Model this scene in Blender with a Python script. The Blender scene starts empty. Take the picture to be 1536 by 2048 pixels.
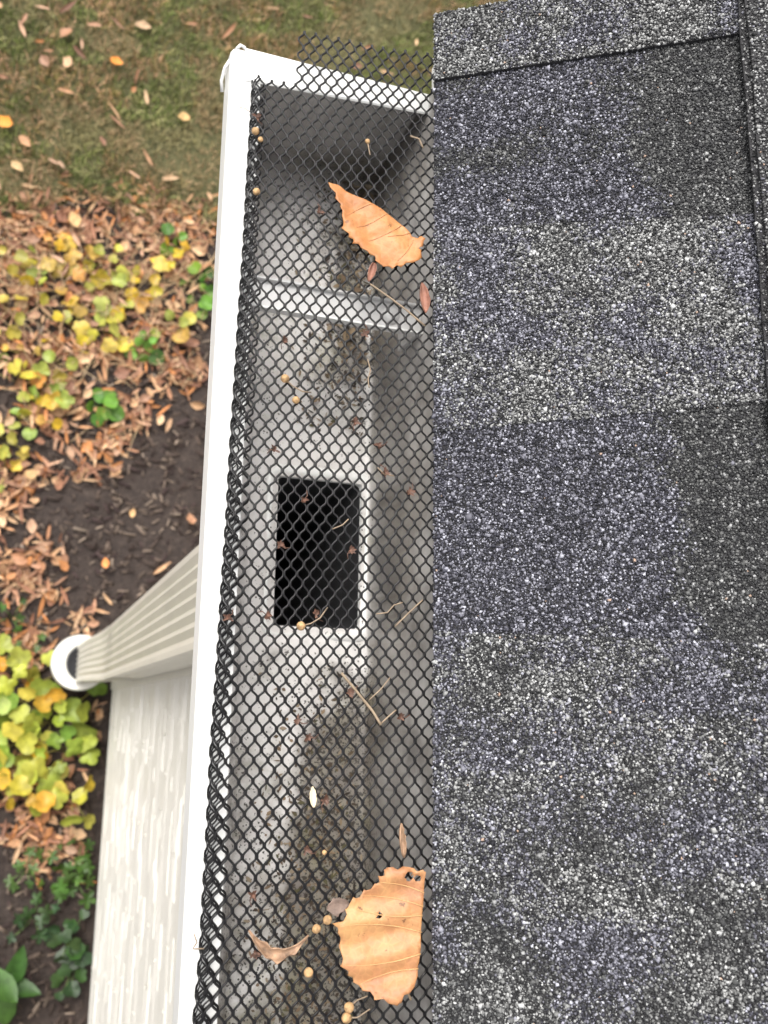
import bpy, bmesh, math, random
import numpy as np
from mathutils import Vector, Matrix, noise
from mathutils.geometry import delaunay_2d_cdt
random.seed(7); rng = np.random.default_rng(11)
R_ = math.radians
scn = bpy.context.scene
C = scn.collection

# ---------------------------------------------------------------- camera
CAMZ = 2.6                       # camera height above the flower bed, metres
CR = np.array([[0.93383036, 0.01269601, 0.35749081],
               [0.08672096, -0.97759271, -0.19181231],
               [0.34704516, 0.21012210, -0.91400676]])      # rows: right, down, forward
CF = 1853.63                     # focal length in pixels of a 1536 x 2048 frame
cd = bpy.data.cameras.new('camera'); cam = bpy.data.objects.new('camera', cd); C.objects.link(cam)
cd.sensor_width = 36; cd.lens = CF / 2048 * 36; cd.clip_start = 0.02; cd.clip_end = 200
r, d, fw = CR
cam.matrix_world = Matrix(((r[0], -d[0], -fw[0], 0), (r[1], -d[1], -fw[1], 0), (r[2], -d[2], -fw[2], CAMZ), (0, 0, 0, 1)))
cd.dof.use_dof = True; cd.dof.focus_distance = 0.53; cd.dof.aperture_fstop = 12
scn.camera = cam
# ---------------------------------------------------------------- sky, sun, exposure
SUN_EL, SUN_AZ = R_(60), R_(-36)        # azimuth measured from +Y towards +X: soft light from the lawn end of the gutter
w = bpy.data.worlds.new('World'); scn.world = w; w.use_nodes = True
nt = w.node_tree; bg = nt.nodes['Background']
sky = nt.nodes.new('ShaderNodeTexSky'); sky.sky_type = 'NISHITA'; sky.sun_disc = False
sky.sun_elevation = SUN_EL; sky.sun_rotation = SUN_AZ; sky.air_density = 1.0; sky.dust_density = 4.0
hs = nt.nodes.new('ShaderNodeHueSaturation'); hs.inputs['Saturation'].default_value = 0.12   # overcast: little blue left
nt.links.new(sky.outputs[0], hs.inputs['Color']); nt.links.new(hs.outputs[0], bg.inputs[0])
bg.inputs[1].default_value = 0.15
sd = bpy.data.lights.new('sun', 'SUN'); sd.energy = 1.25; sd.angle = R_(34); sd.color = (1, 0.955, 0.88)
so = bpy.data.objects.new('sun', sd); C.objects.link(so)
sv = Vector((math.sin(SUN_AZ) * math.cos(SUN_EL), math.cos(SUN_AZ) * math.cos(SUN_EL), math.sin(SUN_EL)))
so.rotation_euler = sv.to_track_quat('Z', 'Y').to_euler(); so.location = sv * 30
scn.view_settings.view_transform = 'Standard'; scn.view_settings.look = 'None'
scn.view_settings.gamma = 1; scn.view_settings.use_curve_mapping = False
scn.view_settings.exposure = 1.0

# ---------------------------------------------------------------- helpers
def ray(px):
    return CR.T @ np.array([px[0] - 768, px[1] - 1024, CF])
def at(px, z):                                   # where the sight line of a photo pixel meets height z
    v = ray(px); t = (z - CAMZ) / v[2]
    return Vector((v[0] * t, v[1] * t, z))
def tag(o, label=None, cat=None, group=None, kind=None):
    if label: o['label'] = label
    if cat: o['category'] = cat
    if group: o['group'] = group
    if kind: o['kind'] = kind
    return o
def empty(name, loc=(0, 0, 0), rz=0):
    o = bpy.data.objects.new(name, None); C.objects.link(o); o.location = loc; o.rotation_euler = (0, 0, rz)
    o.empty_display_size = .02
    return o
def link(name, me, mat, parent=None, smooth=False):
    o = bpy.data.objects.new(name, me); C.objects.link(o)
    if mat is not None and not me.materials: me.materials.append(mat)
    if parent is not None:
        o.parent = parent
        o.matrix_parent_inverse = Matrix.Translation(parent.location).inverted() if parent.location.length and parent.rotation_euler.z == 0 else Matrix()
    if smooth: me.polygons.foreach_set('use_smooth', [True] * len(me.polygons))
    return o
def mesh(verts, faces, name='m'):
    me = bpy.data.meshes.new(name); me.from_pydata([tuple(v) for v in verts], [], faces); me.update(); return me
def fast_mesh(V, F, name='m', col=None):         # V (n,3), F (m,k) numpy
    me = bpy.data.meshes.new(name); k = F.shape[1]
    me.vertices.add(len(V)); me.vertices.foreach_set('co', np.ascontiguousarray(V, dtype=np.float32).ravel())
    me.loops.add(F.size); me.loops.foreach_set('vertex_index', np.ascontiguousarray(F, dtype=np.int32).ravel())
    me.polygons.add(len(F)); me.polygons.foreach_set('loop_start', np.arange(0, F.size, k, dtype=np.int32))
    me.polygons.foreach_set('loop_total', np.full(len(F), k, dtype=np.int32))
    me.update(calc_edges=True); me.validate()
    if col is not None:
        a = me.color_attributes.new('Col', 'FLOAT_COLOR', 'POINT')
        c4 = np.ones((len(V), 4), dtype=np.float32); c4[:, :3] = col; a.data.foreach_set('color', c4.ravel())
    return me
class MB:
    def __init__(s): s.v = []; s.f = []
    def add(s, vs, fs):
        b = len(s.v); s.v += [tuple(v) for v in vs]; s.f += [tuple(i + b for i in f) for f in fs]
    def box(s, a, b):
        (x0, y0, z0), (x1, y1, z1) = a, b
        s.add([(x0,y0,z0),(x1,y0,z0),(x1,y1,z0),(x0,y1,z0),(x0,y0,z1),(x1,y0,z1),(x1,y1,z1),(x0,y1,z1)],
              [(0,3,2,1),(4,5,6,7),(0,1,5,4),(1,2,6,5),(2,3,7,6),(3,0,4,7)])
    def extrude_y(s, prof, y0, y1, closed=True):
        n = len(prof); vs = [(x, y0, z) for x, z in prof] + [(x, y1, z) for x, z in prof]
        m = n if closed else n - 1
        fs = [(i, (i + 1) % n, (i + 1) % n + n, i + n) for i in range(m)]
        if closed: fs += [tuple(range(n))[::-1], tuple(range(n, 2 * n))]
        s.add(vs, fs)
    def tube(s, pts, rad, n=6, cap=True):
        pts = [Vector(p) for p in pts]; m = len(pts)
        rad = rad if hasattr(rad, '__len__') else [rad] * m
        up = Vector((0, 0, 1)); vs = []
        for i, p in enumerate(pts):
            t = (pts[min(i + 1, m - 1)] - pts[max(i - 1, 0)]).normalized()
            a = t.cross(up if abs(t.z) < .9 else Vector((1, 0, 0))).normalized(); b = t.cross(a)
            for k in range(n):
                q = 2 * math.pi * k / n; vs.append(p + (a * math.cos(q) + b * math.sin(q)) * rad[i])
        fs = [(i * n + k, i * n + (k + 1) % n, (i + 1) * n + (k + 1) % n, (i + 1) * n + k) for i in range(m - 1) for k in range(n)]
        if cap: fs += [tuple(range(n))[::-1], tuple(range((m - 1) * n, m * n))]
        s.add(vs, fs)
    def rings(s, rings, cap0=False, cap1=False):
        n = len(rings[0]); vs = [v for rg in rings for v in rg]
        fs = [(i * n + k, i * n + (k + 1) % n, (i + 1) * n + (k + 1) % n, (i + 1) * n + k) for i in range(len(rings) - 1) for k in range(n)]
        if cap0: fs.append(tuple(range(n))[::-1])
        if cap1: fs.append(tuple(range((len(rings) - 1) * n, len(rings) * n)))
        s.add(vs, fs)
    def lathe(s, c, prof, n=40):                 # prof: (r, z) list
        s.rings([[(c[0] + rr * math.cos(2*math.pi*k/n), c[1] + rr * math.sin(2*math.pi*k/n), c[2] + z) for k in range(n)] for rr, z in prof])
    def build(s, name, mat, parent=None, smooth=False):
        return link(name, mesh(s.v, s.f, name), mat, parent, smooth)

# ---------------------------------------------------------------- materials
def new_mat(name):
    m = bpy.data.materials.new(name); m.use_nodes = True
    return m, m.node_tree, m.node_tree.nodes['Principled BSDF']
def nd(t, typ, **kw):
    n = t.nodes.new(typ)
    for k, v in kw.items():
        if k in n.inputs.keys(): n.inputs[k].default_value = v
        else: setattr(n, k, v)
    return n
def ramp(t, stops, interp='LINEAR'):
    n = t.nodes.new('ShaderNodeValToRGB'); n.color_ramp.interpolation = interp; e = n.color_ramp.elements
    while len(e) < len(stops): e.new(.5)
    for i, (p, c) in enumerate(stops):
        e[i].position = p; e[i].color = (*c, 1) if hasattr(c, '__len__') else (c, c, c, 1)
    return n
def mix(t, fac, a, b, typ='MIX'):
    n = t.nodes.new('ShaderNodeMix'); n.data_type = 'RGBA'; n.blend_type = typ
    for s, v in ((n.inputs[0], fac), (n.inputs[6], a), (n.inputs[7], b)):
        if hasattr(v, 'is_linked'): t.links.new(v, s)
        elif hasattr(v, '__len__'): s.default_value = (*v, 1)
        else: s.default_value = v
    return n.outputs[2]
def pos(t, scale=(1, 1, 1)):
    g = t.nodes.new('ShaderNodeNewGeometry'); m = t.nodes.new('ShaderNodeMapping'); m.inputs['Scale'].default_value = scale
    t.links.new(g.outputs['Position'], m.inputs[0]); return m.outputs[0]
def bump(t, b, h, strength, dist):
    n = t.nodes.new('ShaderNodeBump'); n.inputs['Strength'].default_value = strength; n.inputs['Distance'].default_value = dist
    t.links.new(h, n.inputs['Height']); t.links.new(n.outputs[0], b.inputs['Normal'])
def nz(t, vec, scale, detail=4, rough=.55):
    n = nd(t, 'ShaderNodeTexNoise', Scale=scale, Detail=detail, Roughness=rough); t.links.new(vec, n.inputs['Vector']); return n.outputs['Fac']

def simple(name, col, rough=.5, var=.12, scale=30, bmp=0, spec=.5, bscale=None):
    m, t, b = new_mat(name); v = pos(t)
    n = nz(t, v, scale); rp = ramp(t, [(.3, tuple(c * (1 - var) for c in col)), (.7, tuple(min(1, c * (1 + var)) for c in col))])
    t.links.new(n, rp.inputs[0]); t.links.new(rp.outputs[0], b.inputs['Base Color'])
    b.inputs['Roughness'].default_value = rough; b.inputs['Specular IOR Level'].default_value = spec
    if bmp: bump(t, b, nz(t, v, bscale or scale * 6), .5, bmp)
    return m
def mat_trough():
    m, t, b = new_mat('dirty_shaded_white_aluminium'); p = pos(t)
    sep = t.nodes.new('ShaderNodeSeparateXYZ'); t.links.new(p, sep.inputs[0])
    base = ramp(t, [(.3, (.70, .67, .645)), (.7, (.82, .795, .78))]); t.links.new(nz(t, p, 14), base.inputs[0])
    # sediment film: heavy at the low end of the run, light above the outlet; blotchy
    def mr(sock, a, b_, c, d_):
        n = nd(t, 'ShaderNodeMapRange'); n.inputs[1].default_value = a; n.inputs[2].default_value = b_; n.inputs[3].default_value = c; n.inputs[4].default_value = d_
        t.links.new(sock, n.inputs[0]); return n.outputs[0]
    def math_(op, a, b_):
        n = t.nodes.new('ShaderNodeMath'); n.operation = op
        for i, v in enumerate((a, b_)):
            if hasattr(v, 'is_linked'): t.links.new(v, n.inputs[i])
            else: n.inputs[i].default_value = v
        return n.outputs[0]
    lowrun = mr(sep.outputs[1], .06, -.12, 0, 1)                   # along the gutter
    toback = mr(sep.outputs[0], .162, .195, 0, 1)                  # towards the back corner, where the film colour also carries overhang shade
    farrun = mr(sep.outputs[1], .17, .26, 0, 1)
    low = mr(sep.outputs[2], 2.045, 2.008, 0, 1)                   # only near the pan
    blot = nz(t, p, 38, 5, .6)
    film = math_('ADD', math_('MULTIPLY', lowrun, .27), math_('MULTIPLY', math_('MULTIPLY', toback, farrun), .36))
    film = math_('ADD', film, math_('MULTIPLY', math_('MULTIPLY', toback, lowrun), 1.0))
    f1 = mr(math_('ADD', film, math_('MULTIPLY', math_('SUBTRACT', blot, .5), 1.1)), .12, .42, 0, 1)
    f1 = math_('MULTIPLY', f1, low)
    filmc = ramp(t, [(.35, (.16, .135, .085)), (.65, (.075, .055, .042))]); t.links.new(nz(t, p, 60), filmc.inputs[0])
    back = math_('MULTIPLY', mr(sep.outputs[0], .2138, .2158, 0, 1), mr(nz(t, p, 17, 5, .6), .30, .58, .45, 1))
    bcol = ramp(t, [(.35, (.21, .185, .155)), (.65, (.075, .064, .055))]); t.links.new(nz(t, p, 22), bcol.inputs[0])  # back wall: shade put into the colour along with blotchy grime
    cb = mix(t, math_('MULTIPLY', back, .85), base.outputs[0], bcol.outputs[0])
    cap_shade = math_('MULTIPLY', mr(sep.outputs[1], .394, .3953, 0, 1), mr(math_('ADD', sep.outputs[0], math_('MULTIPLY', nz(t, p, 25, 4), .05)), .15, .215, .25, 1))  # end cap: shingle shade painted in, deeper towards the back
    cb = mix(t, math_('MULTIPLY', cap_shade, .45), cb, (.085, .083, .08))
    c1 = mix(t, math_('MULTIPLY', f1, .8), cb, filmc.outputs[0])
    olive = math_('MULTIPLY', math_('MULTIPLY', mr(nz(t, p, 26, 6, .7), .50, .62, 0, 1), mr(nz(t, p, 150, 4, .7), .36, .60, .15, 1)), math_('MULTIPLY', low, mr(math_('ADD', farrun, math_('ADD', lowrun, mr(sep.outputs[0], .2, .213, 0, .6))), .0, .8, .12, 1)))
    ocol = ramp(t, [(.4, (.26, .24, .13)), (.65, (.12, .115, .06))]); t.links.new(nz(t, p, 90), ocol.inputs[0])
    c1 = mix(t, math_('MULTIPLY', olive, .62), c1, ocol.outputs[0])
    streak = nz(t, pos(t, (90, 90, 3)), 1.6, 4, .6); wallz = mr(sep.outputs[2], 2.007, 2.013, 0, 1)
    c1 = mix(t, math_('MULTIPLY', math_('MULTIPLY', mr(streak, .5, .7, 0, .55), wallz), mr(sep.outputs[2], 2.092, 2.07, 0, 1)), c1, (.11, .09, .065))
    # grains and specks
    sp = nd(t, 'ShaderNodeTexVoronoi', Scale=420); t.links.new(p, sp.inputs['Vector'])
    spk = mr(sp.outputs['Distance'], .32, .22, 0, 1)
    gate = mr(math_('ADD', nz(t, p, 95, 3), math_('MULTIPLY', film, .55)), .55, .66, 0, 1)
    f2 = math_('MULTIPLY', math_('MULTIPLY', spk, gate), low)
    c2 = mix(t, f2, c1, (.035, .03, .024))
    fine = nz(t, p, 420, 2); f3 = math_('MULTIPLY', mr(math_('ADD', fine, math_('MULTIPLY', f1, .13)), .66, .72, 0, 1), low)
    c3 = mix(t, f3, c2, (.05, .042, .033))
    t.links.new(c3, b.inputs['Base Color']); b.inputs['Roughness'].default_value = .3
    bump(t, b, mix(t, .5, nz(t, p, 45), nz(t, p, 300)), .35, .0008)
    return m
def mat_attr(name, rough, spec=.5, noise_scale=0):
    m, t, b = new_mat(name); a = nd(t, 'ShaderNodeAttribute', attribute_name='Col')
    src = a.outputs['Color']
    if noise_scale:
        rp = ramp(t, [(.3, .7), (.7, 1.2)]); t.links.new(nz(t, pos(t), noise_scale), rp.inputs[0]); src = mix(t, 1, src, rp.outputs[0], 'MULTIPLY')
    t.links.new(src, b.inputs['Base Color']); b.inputs['Roughness'].default_value = rough; b.inputs['Specular IOR Level'].default_value = spec
    return m
def mat_objcol(name, rough=.55, scale=120, trans=.0, spots=.0):
    m, t, b = new_mat(name); oi = t.nodes.new('ShaderNodeObjectInfo'); p = pos(t)
    rp = ramp(t, [(.3, .62), (.7, 1.25)]); t.links.new(nz(t, p, scale, 4), rp.inputs[0])
    c = mix(t, 1, oi.outputs['Color'], rp.outputs[0], 'MULTIPLY')
    if spots:
        r2 = ramp(t, [(.60, 0), (.68, 1)]); t.links.new(nz(t, p, scale * 1.7, 3), r2.inputs[0])
        mm = nd(t, 'ShaderNodeMath', operation='MULTIPLY'); mm.inputs[1].default_value = spots; t.links.new(r2.outputs[0], mm.inputs[0])
        c = mix(t, mm.outputs[0], c, (.09, .045, .02))
    t.links.new(c, b.inputs['Base Color']); b.inputs['Roughness'].default_value = rough
    bump(t, b, nz(t, p, scale * 3), .4, .001)
    if trans:
        tr = t.nodes.new('ShaderNodeBsdfTranslucent'); t.links.new(c, tr.inputs[0]); ms = t.nodes.new('ShaderNodeMixShader'); ms.inputs[0].default_value = trans
        t.links.new(b.outputs[0], ms.inputs[1]); t.links.new(tr.outputs[0], ms.inputs[2]); t.links.new(ms.outputs[0], t.nodes['Material Output'].inputs[0])
    return m
def mat_shingle():
    m, t, b = new_mat('asphalt_shingle'); p = pos(t)
    v = nd(t, 'ShaderNodeTexVoronoi', Scale=620); t.links.new(p, v.inputs['Vector'])
    rp = ramp(t, [(.0, .015), (.45, .035), (.7, .11), (1, .3)]); sp = t.nodes.new('ShaderNodeSeparateColor'); t.links.new(v.outputs['Color'], sp.inputs[0]); t.links.new(sp.outputs[0], rp.inputs[0])
    t.links.new(rp.outputs[0], b.inputs['Base Color']); b.inputs['Roughness'].default_value = .85
    bump(t, b, v.outputs['Distance'], 1, .001); return m
def mat_soil():
    m, t, b = new_mat('dark_mulch_soil'); p = pos(t)
    rp = ramp(t, [(.3, (.030, .021, .018)), (.55, (.062, .044, .036)), (.75, (.11, .082, .066))]); t.links.new(nz(t, p, 55, 8, .7), rp.inputs[0])
    t.links.new(rp.outputs[0], b.inputs['Base Color']); b.inputs['Roughness'].default_value = .9; bump(t, b, nz(t, p, 120, 6, .7), 1, .012); return m
def mat_lawn():
    m, t, b = new_mat('lawn_thatch'); p = pos(t)
    rp = ramp(t, [(.3, (.055, .06, .02)), (.55, (.12, .11, .045)), (.75, (.2, .165, .08))]); t.links.new(nz(t, p, 40, 8, .7), rp.inputs[0])
    t.links.new(rp.outputs[0], b.inputs['Base Color']); b.inputs['Roughness'].default_value = .9; bump(t, b, nz(t, p, 150, 6, .7), 1, .01); return m
def mat_siding():
    m, t, b = new_mat('cream_vinyl_siding'); p = pos(t, (1, .045, 1))
    rp = ramp(t, [(.3, (.69, .66, .595)), (.7, (.77, .74, .675))]); t.links.new(nz(t, p, 60, 5), rp.inputs[0]); t.links.new(rp.outputs[0], b.inputs['Base Color'])
    b.inputs['Roughness'].default_value = .4; bump(t, b, nz(t, p, 190, 6, .65), .8, .004); return m
def mat_leaf(name, c0, c1, c2, spots):
    m, t, b = new_mat(name); p = pos(t)
    rp = ramp(t, [(.30, c0), (.48, c1), (.66, c2)]); t.links.new(nz(t, p, 34, 6, .65), rp.inputs[0]); c = rp.outputs[0]
    v = nd(t, 'ShaderNodeTexVoronoi', Scale=260, feature='DISTANCE_TO_EDGE'); t.links.new(p, v.inputs['Vector'])
    r3 = ramp(t, [(0, 1.12), (.12, 1.0), (1, .96)]); t.links.new(v.outputs['Distance'], r3.inputs[0]); c = mix(t, 1, c, r3.outputs[0], 'MULTIPLY')
    r2 = ramp(t, [(.66, 0), (.72, 1)]); t.links.new(nz(t, p, 210, 3), r2.inputs[0])
    mm = nd(t, 'ShaderNodeMath', operation='MULTIPLY'); mm.inputs[1].default_value = spots; t.links.new(r2.outputs[0], mm.inputs[0])
    c = mix(t, mm.outputs[0], c, (.12, .05, .02)); t.links.new(c, b.inputs['Base Color']); b.inputs['Roughness'].default_value = .5
    bump(t, b, mix(t, .4, nz(t, p, 160), v.outputs['Distance']), .5, .0012)
    tr = t.nodes.new('ShaderNodeBsdfTranslucent'); t.links.new(c, tr.inputs[0]); ms = t.nodes.new('ShaderNodeMixShader'); ms.inputs[0].default_value = .12
    t.links.new(b.outputs[0], ms.inputs[1]); t.links.new(tr.outputs[0], ms.inputs[2]); t.links.new(ms.outputs[0], t.nodes['Material Output'].inputs[0])
    return m
M = dict(
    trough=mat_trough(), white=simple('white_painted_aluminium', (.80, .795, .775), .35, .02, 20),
    black=simple('black_coated_steel', (.006, .0055, .006), .22, .2, 300, spec=.40),
    outlet=simple('shade_dark_outlet_sleeve', (.035, .035, .037), .45, .2, 80),
    down=simple('cream_downspout_paint', (.66, .625, .54), .4, .05, 12), pvc=simple('white_pvc', (.72, .70, .64), .35, .05, 25),
    rubber=simple('black_rubber', (.03, .03, .035), .45, .15, 60), siding=mat_siding(), trim=simple('cream_trim', (.70, .67, .6), .45, .04, 20),
    shingle=mat_shingle(), granule=mat_attr('shingle_granule', .75, .35), asphalt=simple('asphalt_mat', (.026, .025, .027), .9, .3, 300, .001),
    wood=simple('roof_deck_wood', (.22, .15, .09), .8, .3, 30), soil=mat_soil(), lawn=mat_lawn(), concrete=simple('concrete', (.3, .28, .25), .9, .15, 40, .002),
    grass=mat_attr('grass_blade', .6, .3), chips=mat_attr('bark_chip', .85, .2), litter=mat_attr('dry_leaf_litter', .65, .3, 140),
    dry=mat_objcol('dry_leaf', .6, 130, .08, .5), fresh=mat_objcol('plant_leaf', .45, 45, .25, .0), stem=mat_objcol('plant_stem', .6, 60),
    leaf_orange=mat_leaf('orange_dry_leaf', (.34, .13, .045), (.45, .185, .06), (.51, .235, .085), .65),
    leaf_tan=mat_leaf('tan_dry_leaf', (.31, .135, .07), (.43, .20, .085), (.50, .275, .11), .75),
    vein=simple('leaf_vein', (.52, .235, .10), .6, .1, 80), twig=simple('dry_twig', (.27, .20, .135), .7, .25, 200),
    seed=simple('tan_seed', (.46, .28, .13), .65, .45, 420, .0008), bud=simple('red_brown_bud', (.12, .06, .04), .6, .7, 500),
    curl=simple('curled_brown_leaf', (.34, .21, .13), .6, .6, 160, .001), curl_dark=simple('dark_brown_leaf', (.20, .14, .11), .65, .5, 140, .001), curl_red=simple('red_brown_leaf', (.27, .125, .085), .6, .5, 140, .001), pale=simple('pale_chip', (.75, .62, .42), .6, .1, 90),
    debris=mat_attr('gutter_debris', .8, .3), weep=simple('weep_hole_mark', (.60, .575, .52), .6, .15, 50), steel=simple('grey_hanger_aluminium', (.60, .59, .58), .3, .1, 30))  # weep: slightly darker cream for the small raised siding marks

# ---------------------------------------------------------------- ground and lawn
GX0, GX1, GY0, GY1 = -1.2, 2.2, -1.6, 3.6
def gz(x, y):
    return .018 * noise.noise(Vector((x * 3, y * 3, 0))) + .008 * noise.noise(Vector((x * 17, y * 17, 3)))
def edge_y(x):                                   # where the bed meets the lawn
    return LAWN_Y + .05 * math.sin(x * 7) + .03 * math.sin(x * 19 + 1)
LAWN_Y = at((200, 430), 0).y
n = 70; V = []; F = []
xs = np.linspace(GX0, GX1, n); ys = np.linspace(GY0, GY1, 110)
xs = np.concatenate([[-40], xs, [40]]); ys = np.concatenate([[-40], ys, [40]])
for y in ys:
    for x in xs: V.append((x, y, gz(x, y) if abs(x) < 30 and abs(y) < 30 else 0))
nx = len(xs)
F = [(j * nx + i, j * nx + i + 1, (j + 1) * nx + i + 1, (j + 1) * nx + i) for j in range(len(ys) - 1) for i in range(nx - 1)]
tag(link('ground', mesh(V, F), M['soil'], None, True), kind='structure')
V = []; ts = np.concatenate([[0], np.linspace(.006, 1, 40), [18]])
for t_ in ts:
    for x in xs:
        e = edge_y(max(min(x, 3), -2)); y = e + t_ * 2.2; V.append((x, y, (gz(x, y) if t_ <= 1 and abs(x) < 30 else 0) + .012 * min(1, t_ * 20) + .0))
F = [(j * nx + i, j * nx + i + 1, (j + 1) * nx + i + 1, (j + 1) * nx + i) for j in range(len(ts) - 1) for i in range(nx - 1)]
tag(link('lawn', mesh(V, F), M['lawn'], None, True), kind='structure')

# ---------------------------------------------------------------- roof
TH = R_(35); RX, RZ = .205, CAMZ - .462; RAKE = .4287; cT, sT = math.cos(TH), math.sin(TH)
def rp_(u, v, w_): return (RX + u * cT - w_ * sT, v, RZ + u * sT + w_ * cT)
roof = tag(empty('roof', (RX, 0, RZ)), 'dark grey asphalt shingle roof edge above the white gutter', 'roof')
def slab(name, u0, u1, v0, v1, w0, w1, mat, parent, skew0=0, skew1=0, jit=.0004):
    nseg = max(2, int((v1 - v0) / .012)); mseg = 6
    rows = []
    for i in range(nseg + 1):
        f = i / nseg
        ju = jit * noise.noise(Vector((f * (v1 - v0) * 160, u0 * 100, w1 * 900))) * 2 + jit * 3.5 * noise.noise(Vector((f * (v1 - v0) * 22, u0 * 100, 3)))
        prof = []
        for k in range(mseg + 1):
            g = k / mseg; u = u0 + (u1 - u0) * g + (ju if k == 0 else 0)
            a0 = v0 + skew0 * g; a1 = v1 + skew1 * g
            v = a0 + (a1 - a0) * f
            v += jit * 2.2 * noise.noise(Vector((u * 130, i * 7.3, 5))) if i in (0, nseg) else 0
            prof.append((u, v))
        rows.append([rp_(u, v, w0) for u, v in prof] + [rp_(u, v, w1) for u, v in reversed(prof)])
    mb = MB(); mb.rings(rows, True, True)
    return mb.build(name, mat, parent)
slab('deck', .022, 1.3, -1.7, RAKE - .012, -.022, -.009, M['wood'], roof)
slab('starter_strip', .003, .2, -1.7, RAKE - .002, -.0085, -.0045, M['asphalt'], roof)
# granule colours (own colour of the crushed stone, in blends as on laminated shingles)
PAL = {'dark': ([(.028,.028,.030),(.05,.05,.052),(.085,.086,.085),(.16,.16,.157),(.33,.33,.33)], [.22,.29,.26,.18,.05]),
       'grey': ([(.026,.026,.027),(.07,.07,.07),(.17,.17,.168),(.32,.32,.315),(.48,.48,.475)], [.17,.20,.26,.26,.11]),
       'blue': ([(.026,.026,.033),(.064,.063,.081),(.14,.138,.164),(.26,.258,.30),(.43,.43,.485)], [.20,.23,.26,.23,.08])}
def granules(name, parent, patches, avoid=None, spacing=.0010):
    Ps, Cs, Zs = [], [], []
    for (u0, u1, v0, v1, w_, s0, s1, mode, blue) in patches:
        nu = int((u1 - u0) / spacing); nv = int((v1 - v0) / spacing)
        U, Vv = np.meshgrid(np.arange(nu) + .5, np.arange(nv) + .5); U = U.ravel(); Vv = Vv.ravel()
        U = U + rng.uniform(-.5, .5, U.size); Vv = Vv + rng.uniform(-.5, .5, U.size)
        g = U / nu; u = u0 + (u1 - u0) * g; f = Vv / nv
        v = (v0 + s0 * g) + ((v1 + s1 * g) - (v0 + s0 * g)) * f
        keep = np.ones(u.size, bool)
        if avoid is not None: keep = ~avoid(u, v)
        u, v = u[keep], v[keep]
        # blotchy blends: low-frequency value noise
        sd_ = rng.uniform(0, 50)
        bl = np.array([noise.noise(Vector((a_ * 19, b2 * 26, sd_))) + .6 * noise.noise(Vector((a_ * 48, b2 * 60, sd_ + 9))) for a_, b2 in zip(u, v)]) * 3.2
        da = np.array([noise.noise(Vector((a_ * 24, b2 * 30, sd_ + 20))) + .6 * noise.noise(Vector((a_ * 60, b2 * 60, sd_ + 31))) for a_, b2 in zip(u, v)]) * 3.0
        if callable(blue): blue = blue(u, v)
        isb = (bl / 2.2 + rng.normal(0, .38, u.size) + blue) > 0
        dk = (da / 2.2 + rng.normal(0, .4, u.size) + {'dark': 1.0, 'mid': -.3, 'grey': -1.6}[mode]) > 0
        col = np.zeros((u.size, 3)); pk = np.where(isb, 2, np.where(dk, 1, 0))
        for idx, key in ((0, 'grey'), (1, 'dark'), (2, 'blue')):
            mk = pk == idx; P_, W_ = PAL[key]; W_ = np.array(W_)
            if key == 'blue' and mode == 'dark': W_ = np.array([.27, .27, .22, .17, .07])
            ch = rng.choice(5, size=mk.sum(), p=W_ / W_.sum()); col[mk] = np.array(P_)[ch]
        col *= rng.uniform(.55, 1.22, (u.size, 1))
        odd = rng.random(u.size) < .0012; col[odd] = (.42, .30, .23)
        Ps.append(np.stack([u, v, np.full(u.size, w_) + rng.uniform(-.0002, .0004, u.size)], 1)); Cs.append(col); Zs.append(np.full(u.size, 1.0))
    P = np.concatenate(Ps); col = np.concatenate(Cs); N = len(P)
    octa = np.array([(1,0,0),(-1,0,0),(0,1,0),(0,-1,0),(0,0,1),(0,0,-1)], float)
    size = rng.gamma(9, 1 / 9, N) * .00077
    sh = octa[None] * rng.uniform(.65, 1.35, (N, 6, 1)) * size[:, None, None] * np.array([1, 1, .7])
    sh += rng.normal(0, .16, (N, 6, 3)) * size[:, None, None]
    an = rng.uniform(0, 6.28, N); ti = rng.normal(0, .45, N)
    ca, sa, ct, st = np.cos(an), np.sin(an), np.cos(ti), np.sin(ti)
    x, y, z = sh[..., 0], sh[..., 1], sh[..., 2]
    x, z = x * ct[:, None] - z * st[:, None], x * st[:, None] + z * ct[:, None]
    x, y = x * ca[:, None] - y * sa[:, None], x * sa[:, None] + y * ca[:, None]
    u = x + P[:, 0:1]; v = y + P[:, 1:2]; w_ = z + P[:, 2:3]
    W = np.stack([RX + u * cT - w_ * sT, v, RZ + u * sT + w_ * cT], -1).reshape(-1, 3)
    tri = np.array([(0,2,4),(2,1,4),(1,3,4),(3,0,4),(2,0,5),(1,2,5),(3,1,5),(0,3,5)])
    Fq = (tri[None] + (np.arange(N) * 6)[:, None, None]).reshape(-1, 3)
    o = link(name, fast_mesh(W, Fq, name, np.repeat(col, 6, 0)), M['granule'], parent)
    tag(o, kind='stuff'); return o
TABT = .0032
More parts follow.
